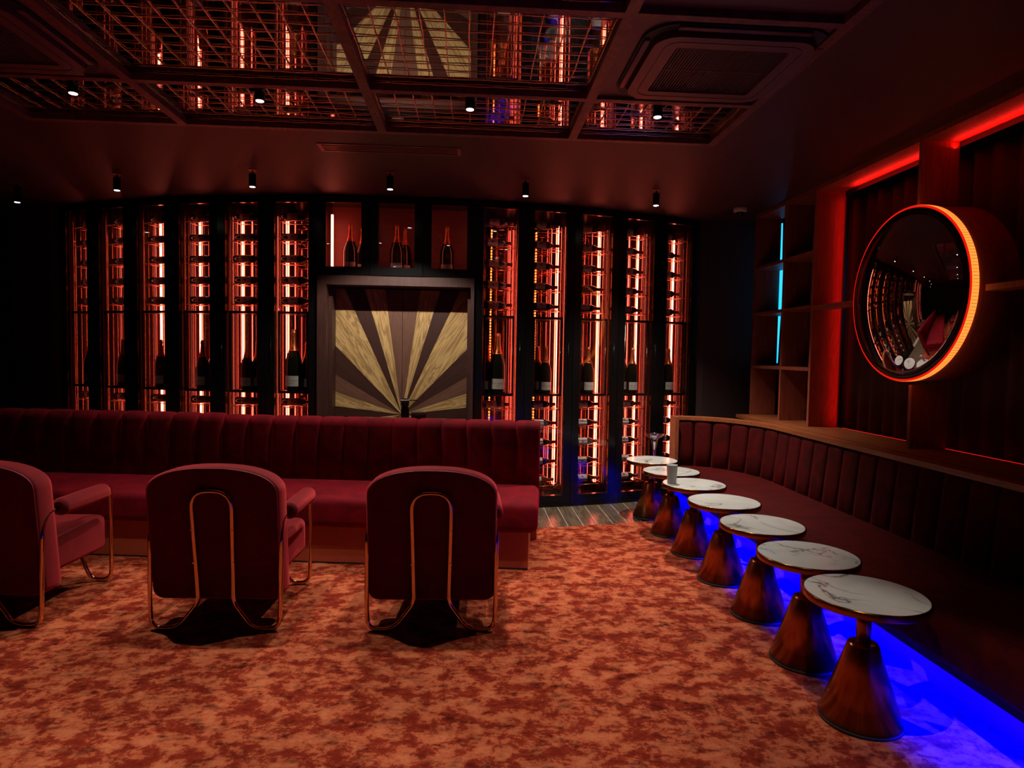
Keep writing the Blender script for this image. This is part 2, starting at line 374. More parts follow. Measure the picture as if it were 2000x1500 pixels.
for i in range(4):
    for j in range(5):
        xa = GX[i]+(2*bw if i == 0 else bw); xb = GX[i+1]-(2*bw if i == 3 else bw)
        ya = GY[j+1]+0.022; yb = GY[j]-(0.045 if j == 0 else 0.022)
        if (i, j) in mirror_cells:
            MB().box(xa, xb, ya, yb, 0.042, 0.048).build('mirror_panel', MT['mirror'], gr)
            mw = MB(); nx = max(2, round((xb-xa)/0.107)); ny = max(2, round((yb-ya)/0.09))
            for q in range(nx+1):
                X = xa+0.004+(xb-xa-0.008)*q/nx; mw.tube([(X+random.uniform(-.003, .003), ya+(yb-ya)*t/6, 0.036+0.003*(t % 2)) for t in range(7)], 0.0030, 5)
            for q in range(ny+1):
                Y = ya+0.004+(yb-ya-0.008)*q/ny; mw.tube([(xa+(xb-xa)*t/12, Y+random.uniform(-.002, .002), 0.036+0.003*((t+q) % 2)) for t in range(13)], 0.0027, 5)
            mw.build('wire_mesh', MT['mesh'], gr)
        else:
            MB().box(xa, xb, ya, yb, 0.020 if j == 1 else 0.035, 0.048).build('board', MT['board'], gr)

# air conditioning cassettes
def rrect(cx, cy, hx, hy, r, n=6):
    out = []
    for (sx, sy, a0) in ((1, 1, 0), (-1, 1, PI/2), (-1, -1, PI), (1, -1, 1.5*PI)):
        for k in range(n+1):
            t = a0+PI/2*k/n; out.append((cx+sx*(hx-r)+r*math.cos(t), cy+sy*(hy-r)+r*math.sin(t)))
    return out
def ring(mb, outer, inner, z0, z1):
    n = len(outer); vs = [(x, y, z0) for x, y in outer]+[(x, y, z0) for x, y in inner]+[(x, y, z1) for x, y in outer]+[(x, y, z1) for x, y in inner]
    fs = []
    for i in range(n):
        j = (i+1) % n
        fs += [(i, j, n+j, n+i), (2*n+i, 3*n+i, 3*n+j, 2*n+j), (i, 2*n+i, 2*n+j, j), (n+i, n+j, 3*n+j, 3*n+i)]
    mb.add(vs, fs); return mb
def cassette(cx, cy, label):
    t = thing('ceiling_air_conditioner', label, 'air conditioner', (cx, cy, CEIL-0.01), 0, 'ceiling cassette air conditioners')
    n1, n2 = rrect(0, 0, .43, .405, .16), rrect(0, 0, .385, .355, .12)
    ring(MB(), n1, n2, 0.008, 0.0198).build('outer_frame', MT['blackmatt'], t)
    mb = MB(); ring(mb, rrect(0, 0, .375, .345, .11), rrect(0, 0, .27, .245, .02), -0.02, 0.0195); mb.build('face_panel', MT['acplastic'], t)
    ring(MB(), rrect(0, 0, .325, .30, .07), rrect(0, 0, .322, .297, .067), -0.0215, -0.018).build('seam', MT['blackmatt'], t)
    MB().box(-.272, .272, -.247, .247, 0.010, 0.0195).build('grille_back', MT['blackmatt'], t)
    g = MB()
    for k in range(37):
        X = -.265+.53*k/36; g.box(X-.0022, X+.0022, -.245, .245, -0.012, -0.009)
    g.box(-.268, .268, -.003, .003, -.012, -.004)
    tag(g.build('grille_slats', MT['acplastic'], t), kind='stuff')
    for (a, b_, c, d) in ((-.30, .30, .365, .395), (-.30, .30, -.395, -.365), (-.42, -.39, -.26, .26), (.39, .42, -.26, .26)):
        MB().rbox(a, b_, c, d, -0.004, 0.008, 0.004, 2).build('air_vane', MT['acplastic'], t)
    return t
cassette(1.185, 3.205, 'square ceiling air conditioner beside the right end of the mirror grid')
cassette(-2.35, 3.205, 'square ceiling air conditioner at the left end of the mirror grid')

# linear vent
v = thing('linear_air_vent', 'long narrow slotted air vent in the ceiling before the cabinets', 'vent', (-0.594, 4.70, CEIL), -0.004)
fm_ = MB(); fm_.box(-.50, .50, -.085, -.070, -.006, .0); fm_.box(-.50, .50, .070, .085, -.006, 0); fm_.box(-.50, -.475, -.07, .07, -.006, 0); fm_.box(.475, .5, -.07, .07, -.006, 0)
fm_.build('frame', MT['vent'], v)
MB().box(-.475, .475, -.07, .07, -.0015, -.0002).build('backing', MT['blackmatt'], v)
for q in range(3):
    y = -.035+.035*q; MB().box(-.475, .475, y-.006, y+.006, -.006, -.0016).build('slat', MT['vent'], v)

# ------------------------------------------------------------------ pendant spots
def spot_light(name, energy, ang, blend, parent, z=-0.205):
    ld = bpy.data.lights.new(name, 'SPOT'); ld.energy = energy; ld.color = (1.0, 0.93, 0.82)
    ld.spot_size = math.radians(ang); ld.spot_blend = blend; ld.shadow_soft_size = 0.018
    o = bpy.data.objects.new(name, ld); COL.objects.link(o); o.parent = parent; o.location = (0, 0, z); return o
def pendant(loc, label, energy, ang, group, drop=0.035, body=0.135):
    t = thing('ceiling_spotlight', label, 'spotlight', loc, 0, group)
    MB().lathe([(0.034, -0.006), (0.036, -0.003), (0.034, 0)], 20).build('canopy', MT['vent'], t)
    if drop: MB().lathe([(0.006, -drop), (0.006, -0.004)], 8).build('stem', MT['black'], t)
    b0 = -drop-body
    MB().lathe([(0.027, b0), (0.028, b0+0.01), (0.028, -drop-0.004), (0.024, -drop)], 20).build('housing', MT['black'], t)
    MB().lathe([(0.021, b0-0.0015), (0.022, b0+0.001)], 16).build('lens', MT['lens'], t)
    spot_light('lamp', energy, ang, 0.3 if ang > 120 else (0.85 if ang > 62 else 0.45), t, b0-0.01); return t
row1 = [(-2.964, 5.63), (-1.773, 5.363), (-0.67, 5.30), (0.43, 5.377), (1.582, 5.563)]
nm = ['left end of the spotlight row, above the far left cabinets', 'between the left wine cabinets and the vent', 'over the sunburst doors, behind the vent', 'right of the vent, before the inner right wine cabinet', 'above the farthest marble table']
for (x, y), s, e, an in zip(row1, nm, (.35, .5, 2.7, .7, 4.4), (70, 75, 122, 75, 100)):
    pendant((x, y, CEIL), 'black cylinder spotlight '+s, SPOT_ROW1*e, an, 'black cylinder spotlights in a row', 0.030, 0.105)
pendant((-4.04, 6.05, CEIL), 'small lit spotlight at the far left, highest of two in the dark corner', 6, 60, 'black cylinder spotlights in a row')
pendant((-4.86, 7.50, CEIL), 'small lit spotlight at the far left, lower of two in the dark corner', 6, 60, 'black cylinder spotlights in a row')
nm = ['far left cell', 'cell left of centre', 'centre cell', 'right cell']
for x, s in zip((-2.087, -1.137, -0.025, 1.007), nm):
    pendant((x*1.057, 3.76, CEIL+0.031), 'lit spotlight below the wire mesh, '+s+' of the ceiling grid', SPOT_ROW2, 68, 'spotlights within the mesh ceiling', 0.0, 0.08)
for x, w_ in ((-2.3, 'leftmost'), (-1.3, 'second from left'), (-0.35, 'third from left'), (.86, 'rightmost')):
    pendant((x, 1.5 if x < .8 else 1.75, CEIL+(0.031 if -1.86 < x < .5 else .024)), 'ceiling spotlight over the open carpet nearer the viewer, '+w_+' of four', SPOT_ROW2*.8, 62, 'ceiling spotlights above the open carpet', 0.0, 0.08)

# ------------------------------------------------------------------ bottles
def cyl_bend(me, r, offset=0.0008):
    for v_ in me.vertices:
        x, y, z = v_.co; a = x/r; v_.co = Vector(((r+offset+z)*math.sin(a), -(r+offset+z)*math.cos(a), y))
def text_mesh(s, size, r, z, rot=0.0, offset=0.001):
    cu = bpy.data.curves.new('t', 'FONT'); cu.body = s; cu.size = size; cu.align_x = 'CENTER'; cu.align_y = 'CENTER'; cu.resolution_u = 2
    o = bpy.data.objects.new('t', cu); COL.objects.link(o)
    bpy.context.view_layer.update()
    me = bpy.data.meshes.new_from_object(o.evaluated_get(bpy.context.evaluated_depsgraph_get()))
    bpy.data.objects.remove(o); bpy.data.curves.remove(cu)
    c, s_ = math.cos(rot), math.sin(rot)
    for v_ in me.vertices:
        x, y = v_.co.x*c-v_.co.y*s_, v_.co.x*s_+v_.co.y*c; v_.co = Vector((x, y, 0))
    cyl_bend(me, r, offset)
    for v_ in me.vertices: v_.co.z += z
    me.materials.clear(); me.materials.append(MT['ink']); return me
def wrap_patch(r, z0, z1, half, n=10, off=0.0006, th=0.0):
    mb = MB(); vs = []
    for k in range(n+1):
        a = -half+2*half*k/n
        for z in (z0, z1): vs.append(((r+off)*math.sin(a), -(r+off)*math.cos(a), z))
    mb.add(vs, [(2*k, 2*k+2, 2*k+3, 2*k+1) for k in range(n)], True); return mb
CPROF = [(.80, 0), (.97, .012), (1, .03), (1, .42), (.965, .49), (.86, .555), (.70, .615), (.54, .67), (.42, .72), (.345, .77), (.31, .82)]
def champ_meshes(H, r):
    g = MB().lathe([(q*r, h*H) for q, h in CPROF], 24).mesh('champagne_bottle', MT['glassgreen'])
    f = MB().lathe([(.60*r+.001, .655*H), (.54*r+.0012, .67*H), (.42*r+.0012, .72*H), (.345*r+.0012, .77*H), (.305*r+.001, .83*H), (.285*r, .90*H), (.285*r, .925*H), (.33*r, .93*H), (.33*r, .955*H), (.28*r, .965*H), (.27*r, .995*H), (.2*r, H)], 20, caps=False).mesh('foil', MT['foil'])
    l = wrap_patch(r, .075*H, .245*H, .95).mesh('label', MT['clabel'])
    s = MB().lathe([(.17*r, -.0015), (.17*r, .0015)], 16, axis='y', c=(0, -.50*r-.003, .685*H)).mesh('seal', MT['seal'])
    t = text_mesh('MOËT & CHANDON', r*0.182, r, .165*H)
    t2 = text_mesh('CHAMPAGNE', r*0.10, r, .125*H)
    t3 = text_mesh('MOËT', r*0.36, .34*r, .83*H, -PI/2, 0.0022)
    return dict(g=g, f=f, l=l, s=s, t=t, t2=t2, t3=t3)
CH = {'s': champ_meshes(.47, .060), 'L': champ_meshes(.585, .077), 'm': champ_meshes(.48, .066)}
def champagne(kind, mw, label, rot=0.0, group='large champagne bottles in the cabinets'):
    d = CH[kind]; o = bpy.data.objects.new('champagne_bottle', d['g']); COL.objects.link(o)
    o.matrix_world = mw @ Matrix.Rotation(rot, 4, 'Z'); tag(o, label, 'bottle', group)
    link('foil', d['f'], o); la = link('label', d['l'], o); link('lettering', d['t'], la); link('small_lettering', d['t2'], la)
    link('neck_lettering', d['t3'], o); link('seal', d['s'], o); return o
# lying wine bottle: axis +x, base at x=-.15
WP = [(.030, -.150), (.037, -.147), (.038, -.14), (.038, .035), (.034, .055), (.022, .078), (.0155, .095), (.0145, .14), (.0155, .145), (.0155, .150)]
WG = MB().lathe(WP, 16, axis='x').mesh('wine_bottle', MT['glassgreen'])
WL = bpy.data.meshes
lb = MB(); vs = []
for k in range(11):
    a = -1.25+2.5*k/10+0.25
    for x in (-.085, .012): vs.append((x, -(.0386)*math.cos(a), .0386*math.sin(a)))
lb.add(vs, [(2*k, 2*k+2, 2*k+3, 2*k+1) for k in range(10)], True); WLAB = lb.mesh('label', MT['label'])
lb = MB(); vs = []
for k in range(5):
    a = -0.05+0.5*k/4+0.1
    for x in (-.052, -.028): vs.append((x, -(.0389)*math.cos(a), .0389*math.sin(a)))
lb.add(vs, [(2*k, 2*k+2, 2*k+3, 2*k+1) for k in range(4)], True); WEMB = lb.mesh('emblem', pbr('label_print', (0.30, 0.10, 0.08), 0.6))
WCAP = MB().lathe([(.0162, .093), (.0158, .14), (.0165, .144), (.0165, .1505), (.012, .152)], 14, axis='x').mesh('capsule', MT['wcap'])
def wine(mw, label, group, roll=0.0):
    o = bpy.data.objects.new('wine_bottle', WG); COL.objects.link(o); o.matrix_world = mw @ Matrix.Rotation(roll, 4, 'X')
    tag(o, label, 'bottle', group); l = link('label', WLAB, o); link('emblem', WEMB, l); link('capsule', WCAP, o)

# ------------------------------------------------------------------ wine cabinets
side_name = {}
for i in range(6): side_name[i] = ORD[5-i]+' cabinet left of doors'
for i in range(9, 14): side_name[i] = ORD[i-9]+' cabinet right of doors'
HB = 0.2442-0.002
def trap(mb, y0, y1, z0, z1, inset=0.0):
    h0 = HB-inset-y0*0.034; h1 = HB-inset-y1*0.034
    return mb.prism([(-h0, y0), (h0, y0), (h1, y1), (-h1, y1)], z0, z1)
DEP = 0.42
GL = 0.166
def door_frame(mb, z0, z1, zg0, zg1):
    mb.box(-HB, -GL, 0, .045, z0, z1); mb.box(GL, HB, 0, .045, z0, z1)
    mb.box(-GL, GL, 0, .045, z0, zg0); mb.box(-GL, GL, 0, .045, zg1, z1)
    return mb
def carcass(t, z0, z1, back='smoked'):
    h0, h1 = HB-.046*.034, HB-DEP*.034
    trap(MB(), .046, DEP, z1-.012, z1).build('top_board', MT['black'], t)
    trap(MB(), .046, DEP, z0, z0+.012).build('bottom_board', MT['side'], t)
    MB().prism([(-h0, .046), (-h0+.012, .046), (-h1+.012, DEP), (-h1, DEP)], z0+.012, z1-.012).build('side_panel', MT['side'], t)
    MB().prism([(h0, .046), (h0-.012, .046), (h1-.012, DEP), (h1, DEP)], z0+.012, z1-.012).build('side_panel', MT['side'], t)
    MB().box(-h1+.012, h1-.012, DEP-.01, DEP, z0+.012, z1-.012).build('back_mirror' if back == 'smoked' else 'back_board', MT[back], t)
ZL = [2.765, 2.575, 2.37, 2.167, 1.974]; ZLOW = [1.0, .812, .62, .427, .240]
FRAME = door_frame(MB(), .05, 2.925, .115, 2.873).mesh('door_frame', MT['black'])
PANE = MB().box(-GL, GL, .018, .022, .115, 2.873).mesh('glass_pane', MT['pane'])
GLASK = MB().box(-GL-.001, -GL+.003, .010, .018, .115, 2.873).box(GL-.003, GL+.001, .010, .018, .115, 2.873).box(-GL, GL, .01, .018, 2.869, 2.874).mesh('glazing_bead', MT['copper'])
UPR = MB().tube([(0, 0, .13), (0, 0, 2.85)], .0045, 6).mesh('upright', MT['copper'])
def rack_level():
    mb = MB()
    mb.tube([(-.155, 0, 0), (.155, 0, 0)], .0035, 6); mb.tube([(-.155, .19, 0), (.155, .19, 0)], .0035, 6)
    mb.tube([(-.155, 0, 0), (-.155, .19, 0)], .0035, 6); mb.tube([(.155, 0, 0), (.155, .19, 0)], .0035, 6)
    for X in (-.07, .095):
        mb.tube([(X, 0, -.001), (X+.006, .045, .004), (X, .095, -.002), (X+.006, .145, .004), (X, .19, -.001)], .0028, 6)
    mb.tube([(-.155, 0, 0), (-.16, .0, .035), (-.155, .02, .07)], .0028, 5)
    mb.tube([(-.02, .19, .0), (.0, .19, .022), (.14, .19, .022), (.155, .19, 0)], .0028, 5)
    return mb
RACK = rack_level().mesh('rack_level', MT['copper'])
BOXF = MB()
for zz in (1.09, 1.842): BOXF.box(-.150, .150, .050, .345, zz, zz+.022)
for xx in (-.150, .132):
    for yy in (.050, .330): BOXF.box(xx, xx+.018, yy, yy+.015, 1.112, 1.842)
BOXM = BOXF.mesh('display_box', MT['shelfblack'])
BOXG = MB().box(-.132, .132, .056, .060, 1.112, 1.842).mesh('box_glass', MT['pane'])
TRIM = MB().tube([(-.131, .049, 1.113), (-.131, .049, 1.841), (.131, .049, 1.841), (.131, .049, 1.113)], .002, 5, True).mesh('box_trim', MT['copper'])
LEDM = MB().lathe([(.011, .16), (.011, 2.80)], 10).mesh('led_tube', MT['led'])
LEDH = MB().box(-.012, .012, .010, .018, .13, 2.85).mesh('led_channel', MT['copper'])
dm = MB()
for q in range(88): dm.box(-.006, .006, -.002, .002, .2+q*.029, .2+q*.029+.018)
LEDIMG = dm.mesh('mirrored_led_dots', MT['ledimage'])  # glowing dots stand in for an LED strip's reflection in the cabinet
FLED = MB().box(-.005, .005, -.004, .004, .14, 2.84).mesh('front_led', MT['ledfront'])
PLN = MB().box(-HB, HB, .004, .05, 0, .05).mesh('plinth', MT['black'])
CAPT = MB().tube([(GL+.03, -.006, 1.30), (GL+.03, -.006, 1.62)], .004, 6).mesh('handle', MT['black'])

for i in list(range(6))+list(range(9, 14)):
    a = bay_angle(i); x, y = arc(a)
    t = thing('wine_cabinet', 'tall black framed glass wine cabinet glowing red, '+side_name[i], 'wine cabinet', (x, y, 0), a, 'tall curved row of lit wine cabinets')
    MW = Matrix.Translation((x, y, 0)) @ Matrix.Rotation(a, 4, 'Z')
    carcass(t, .05, 2.925)
    link('door_frame', FRAME, t); link('glass_pane', PANE, t); link('glazing_bead', GLASK, t); link('plinth', PLN, t)
    out = -1 if i < 6 else 1
    hd = link('handle', CAPT, t)
    if out < 0: hd.matrix_local = Matrix.Translation((-2*(GL+.03), 0, 0))
    for ux, uy in ((-.155, .085), (.155, .085), (-.155, .275), (.155, .275), (.10, .358), (-.10, .358), (.02, .358), (out*.196, .13), (out*.199, .185), (out*.203, .24), (out*.205, .285)):
        link('upright', UPR, t, Matrix.Translation((ux, uy, 0)))
    if i not in (9,):
        link('led_channel', LEDH, t, Matrix.Translation((out*.175, .335, 0)))
        link('led_tube', LEDM, t, Matrix.Translation((out*.175, .32, 0)))
    else:
        link('led_tube', LEDM, t, Matrix.Translation((.212, .14, 0)))
    link('front_led', FLED, t, Matrix.Translation((out*.205, .062, 0)))
    link('mirrored_led_dots', LEDIMG, t, Matrix.Translation((-out*.03, .398, 0)))
    link('display_box', BOXM, t); link('box_glass', BOXG, t); link('box_trim', TRIM, t)
    low = ZLOW if i >= 10 else ZLOW[:2]
    for z in ZL+low: link('rack_level', RACK, t, Matrix.Translation((0, .085, z-.045)))
    for n_, z in enumerate(ZL):
        w_ = ['topmost', 'second', 'third', 'fourth', 'fifth'][n_]
        wine(MW @ Matrix.Translation((-.012+random.uniform(-.01, .01), .18, z)), 'wine bottle lying on '+w_+' rack above display box, '+side_name[i], 'wine bottles lying on the cabinet racks', random.uniform(-.35, .35))
    for n_, z in enumerate(low if i >= 10 else low[:1]):
        w_ = ['first', 'second', 'third', 'fourth', 'fifth'][n_]
        wine(MW @ Matrix.Translation((-.012+random.uniform(-.01, .01), .18, z)), 'wine bottle lying on '+w_+' rack below display box, '+side_name[i], 'wine bottles lying on the cabinet racks', random.uniform(-.35, .35))
    big = i in (5, 9)
    k_ = 'L' if big else 's'
    fx = {0: -.025, 1: -.02, 2: -.02, 3: -.02, 4: -.025, 5: -.035, 9: .01, 10: .01, 11: -.01, 12: .02, 13: .0}[i]
    champagne(k_, MW @ Matrix.Translation((fx, .145, 1.1125)), 'large champagne bottle in front of display box, '+side_name[i], random.uniform(-.1, .1)-a*.5)
    champagne('s', MW @ Matrix.Translation(((fx-(.085 if big else .045) if i >= 9 else fx+(.085 if big else .045)), .258, 1.1125)), 'champagne bottle at back of display box, '+side_name[i], random.uniform(-.2, .2)-a*.5)
    
# three small display cabinets over the doors
for i, s in ((6, 'left'), (7, 'middle'), (8, 'right')):
    a = bay_angle(i); x, y = arc(a)
    t = thing('display_cabinet', 'small black framed glass display cabinet above the sunburst doors, %s of three' % s, 'display cabinet', (x, y, 0), a, 'small display cabinets above the doors')
    MW = Matrix.Translation((x, y, 0)) @ Matrix.Rotation(a, 4, 'Z')
    carcass(t, 2.205, 2.925, 'dispback')
    door_frame(MB(), 2.205, 2.925, 2.282, 2.873).build('door_frame', MT['black'], t)
    MB().box(-GL, GL, .018, .022, 2.282, 2.873).build('glass_pane', MT['pane'], t)
    MB().box(-GL, GL, .01, .018, 2.869, 2.874).box(-GL-.001, -GL+.002, .01, .018, 2.282, 2.873).build('glazing_bead', MT['copper'], t)
    for sx in (-1, 1): MB().box(-.005, .005, -.004, .004, 2.25, 2.88).build('front_led', MT['ledfront2'], t, Matrix.Translation((sx*.205, .062, 0)))
    if i == 6:
        MB().lathe([(.012, 2.222), (.012, 2.80)], 10).build('led_tube', MT['led'], t, Matrix.Translation((-.165, .22, 0)))
    pos = {6: [(.035, .13), (.115, .28)], 7: [(-.01, .13), (.05, .28)], 8: [(-.02, .14)]}[i]
    for q, (bx, by) in enumerate(pos):
        champagne('m', MW @ Matrix.Translation((bx, by, 2.2175)), 'orange capped champagne bottle %s in the %s cabinet above the doors' % (('standing in front' if q == 0 else 'standing behind') if len(pos) > 1 else 'standing alone', s), -a*.5)

# ------------------------------------------------------------------ niche and sunburst doors
aL, aR = bay_angle(6)-PITCH/2, bay_angle(8)+PITCH/2
XL, XR = arc(aL)[0]+.002, arc(aR)[0]-.002; YN = 6.085
nt_ = thing('door_surround', 'dark timber door surround below the three small display cabinets', 'door frame', (0, 0, 0))
ox0, ox1 = -1.345, -0.012
MB().prism([(XL+.004, YN), (ox0, YN), (ox0, 6.40), (XL+.004+.10*(6.40-YN), 6.40)], 0, 2.20).build('jamb', MT['niche'], nt_)
MB().prism([(ox1, YN), (XR-.004, YN), (XR-.004-.10*(6.40-YN), 6.40), (ox1, 6.40)], 0, 2.20).build('jamb', MT['niche'], nt_)
MB().box(ox0, ox1, YN, 6.40, 2.115, 2.20).build('head', MT['niche'], nt_)
YD = 6.345
MB().box(ox0, ox0+.03, 6.20, YD+.03, 0, 2.115).build('inner_stop', MT['niche'], nt_)
MB().box(ox1-.03, ox1, 6.20, YD+.03, 0, 2.115).build('inner_stop', MT['niche'], nt_)
MB().box(ox0+.03, ox1-.03, YD+.03, YD+.05, 0, 2.115).build('backing', MT['blackmatt'], nt_)
CXD, CZD = -.672, .887
def clip(poly, nx, nz, d):
    out = []
    for i in range(len(poly)):
        p, q = poly[i], poly[(i+1) % len(poly)]
        sp, sq = nx*p[0]+nz*p[1]-d, nx*q[0]+nz*q[1]-d
        if sp >= 0: out.append(p)
        if sp*sq < 0:
            t = sp/(sp-sq); out.append((p[0]+t*(q[0]-p[0]), p[1]+t*(q[1]-p[1])))
    return out
ANG = [(0, 8.0, 'm'), (8.0, 16.7, 'l'), (16.7, 24.6, 'd'), (24.6, 44.1, 'l'), (44.1, 59, 'd'), (59, 71.3, 'm'), (71.3, 83.3, 'l'), (83.3, 97, 'd'), (97, 109, 'l'), (109, 121, 'm'), (121, 135, 'd'), (135, 150, 'l'), (150, 163, 'd'), (163, 172, 'l'), (172, 180, 'm')]
for sgn, nm_ in ((-1, 'left'), (1, 'right')):
    d = thing('sunburst_door', '%s leaf of the timber doors inlaid with light and dark sunburst rays' % nm_, 'door', (CXD, YD, 0), 0, 'sunburst doors')
    wx = (CXD-(ox0+.031)) if sgn < 0 else ((ox1-.031)-CXD)
    x0, x1 = (-wx, -.0015) if sgn < 0 else (.0015, wx)
    MB().box(x0, x1, .008, .028, .012, 2.105).build('leaf', MT['niche'], d)
    for q, (a1, a2, k_) in enumerate(ANG):
        t1, t2 = math.radians(a1), math.radians(a2)
        rect = [(x0+.001, .014-CZD), (x1-.0003, .014-CZD), (x1-.0003, 2.103-CZD), (x0+.001, 2.103-CZD)]
        # ray direction for angle t from up: (sgn*sin t, cos t); keep between
        g = .0009
        p = clip(rect, sgn*math.cos(t1), -math.sin(t1), g); p = clip(p, -sgn*math.cos(t2), math.sin(t2), g) if len(p) > 2 else p
        if len(p) < 3: continue
        tm = sgn*(t1+t2)/2; c, s = math.cos(tm), math.sin(tm)
        # local frame: z along the ray
        loc = [(px*c-pz*s, px*s+pz*c) for px, pz in p]
        th = {'l': .006, 'm': .004, 'd': .003}[k_]
        ml = Matrix.Translation((0, 0, CZD)) @ Matrix.Rotation(tm, 4, 'Y')
        MB().slab_xz(loc, -th+.004, .008).build('ray_plank', MT[{'l': 'ray_light', 'm': 'ray_mid', 'd': 'ray_dark'}[k_]], d, ml)
    MB().tube([(sgn*.02, -.018, 1.02-.25), (sgn*.02, -.018, 1.0-.30)], .003, 6).build('pull', MT['black'], d)

# ------------------------------------------------------------------ channelled backs
def channel(p0, p1, nrm, prof, bulge=.013, nw=10):
    # p0,p1 plan points; nrm plan unit normal pointing to the back; prof list of (depth, z, outward_d, outward_z)
    mb = MB(); vs = []
    for k in range(nw+1):
        t = k/nw; u = 2*t-1; b_ = bulge*(1-u**6) if abs(u) < 1 else 0.0
        bx, by = p0[0]+(p1[0]-p0[0])*t, p0[1]+(p1[1]-p0[1])*t
        for d, z, od, oz in prof:
            dd, zz = d+od*b_, z+oz*b_
            vs.append((bx+nrm[0]*dd, by+nrm[1]*dd, zz))
    m_ = len(prof)
    fs = [(k*m_+j, k*m_+j+1, (k+1)*m_+j+1, (k+1)*m_+j) for k in range(nw) for j in range(m_-1)]
    mb.add(vs, fs, True)
    for base in (0, nw*m_):
        mb.f.append(tuple(base+j for j in range(m_))); mb.sm.append(False)
    mb.f += [tuple(k*m_ for k in range(nw+1)), tuple(k*m_+m_-1 for k in range(nw+1))]; mb.sm += [False, False]
    return mb
def back_profile(z0, zt, th, lean):
    pr_ = [(0, z0, -1, 0), (lean*.5, (z0+zt)/2, -1, 0), (lean, zt-.06, -1, 0)]
    for k in range(1, 8):
        a = PI*k/8; pr_.append((lean+th/2-th/2*math.cos(a), zt-.06+.06*math.sin(a), -math.cos(a), math.sin(a)))
    pr_ += [(lean+th, zt-.06, 1, 0), (lean+th, z0, 0, 0)]
    return pr_

# long sofa in two sections
PH = -0.1155
ux, uy = math.cos(PH), math.sin(PH)
def sofa(px, py, W, zt, nch, label, group='sectional sofa before the cabinets'):
    # origin = front right floor corner of plinth, local x to the left is negative
    t = thing('sofa', label, 'sofa', (px, py, .0045), PH, group)
    MB().box(-W, -.02, .0, .70, .003, .27).build('plinth', MT['lacquer'], t)
    MB().box(-W, -.021, -.001, .68, .003, .014).build('plinth_painted_shadow', MT['blackmatt'], t)  # solid black strip drawn as the shade along the plinth foot
    MB().rbox(-W, .045, -.06, .64, .265, .475, .055, 5).build('seat_cushion', MT['velvet'], t)
    prof = back_profile(.30, zt, .13, .05)
    cw = W/nch
    for k in range(nch):
        x1_ = .045-cw*k*(W+.045)/W; x0_ = x1_-cw*(W+.045)/W
        channel((x0_, .60), (x1_, .60), (0, 1), prof).build('back_channel', MT['velvet'], t)
    MB().box(-W, .03, .74, .80, .003, .90).build('back_board', MT['lacquer'], t)
    return t
S1 = 2.50
sofa(.43, 4.372, S1, .955, 13, 'long red velvet channel back sofa ending beside the open carpet, right section')
sx_, sy_ = .43-(S1+.052)*ux, 4.372-(S1+.052)*uy
sofa(sx_, sy_, 2.95, .965, 14, 'long red velvet channel back sofa at the left edge, slightly taller left section')

# narrow console ledge behind the sofa
cs = thing('console_ledge', 'narrow dark ledge standing directly behind the long sofa', 'console table', (-.55, 5.335, 0), PH)
MB().box(-.5, .5, -.02, .14, .915, .945).build('top', MT['niche'], cs)
for sx in (-.46, .46):
    for sy in (.0, .12): MB().box(sx-.015, sx+.015, sy-.015, sy+.015, .007, .915).build('leg', MT['niche'], cs)
db = thing('pump_dispenser', 'black pump bottle standing behind the sofa before the sunburst doors', 'bottle', (-.545, 5.40, .945), 0.1)
MB().lathe([(.030, 0), (.034, .006), (.034, .075), (.030, .095), (.024, .105)], 20).build('bottle_body', MT['black'], db)
MB().lathe([(.030, .105), (.034, .11), (.034, .152)], 20).build('collar', MT['black'], db)
MB().lathe([(.036, .152), (.036, .158)], 20).build('collar_ring', MT['white'], db)
MB().lathe([(.034, .158), (.034, .168)], 20).build('pump_head', MT['black'], db)
MB().box(.03, .115, -.006, .006, .150, .156).build('spout', MT['black'], db)
nb = thing('napkin_box', 'small dark box beside the black pump bottle behind the sofa', 'box', (-.43, 5.405, .945), 0.0)
MB().rbox(-.062, .062, -.04, .04, 0, .060, .004, 2).build('box_body', MT['niche'], nb)
MB().box(-.04, .04, -.006, .006, .0605, .062).build('slot', MT['blackmatt'], nb)

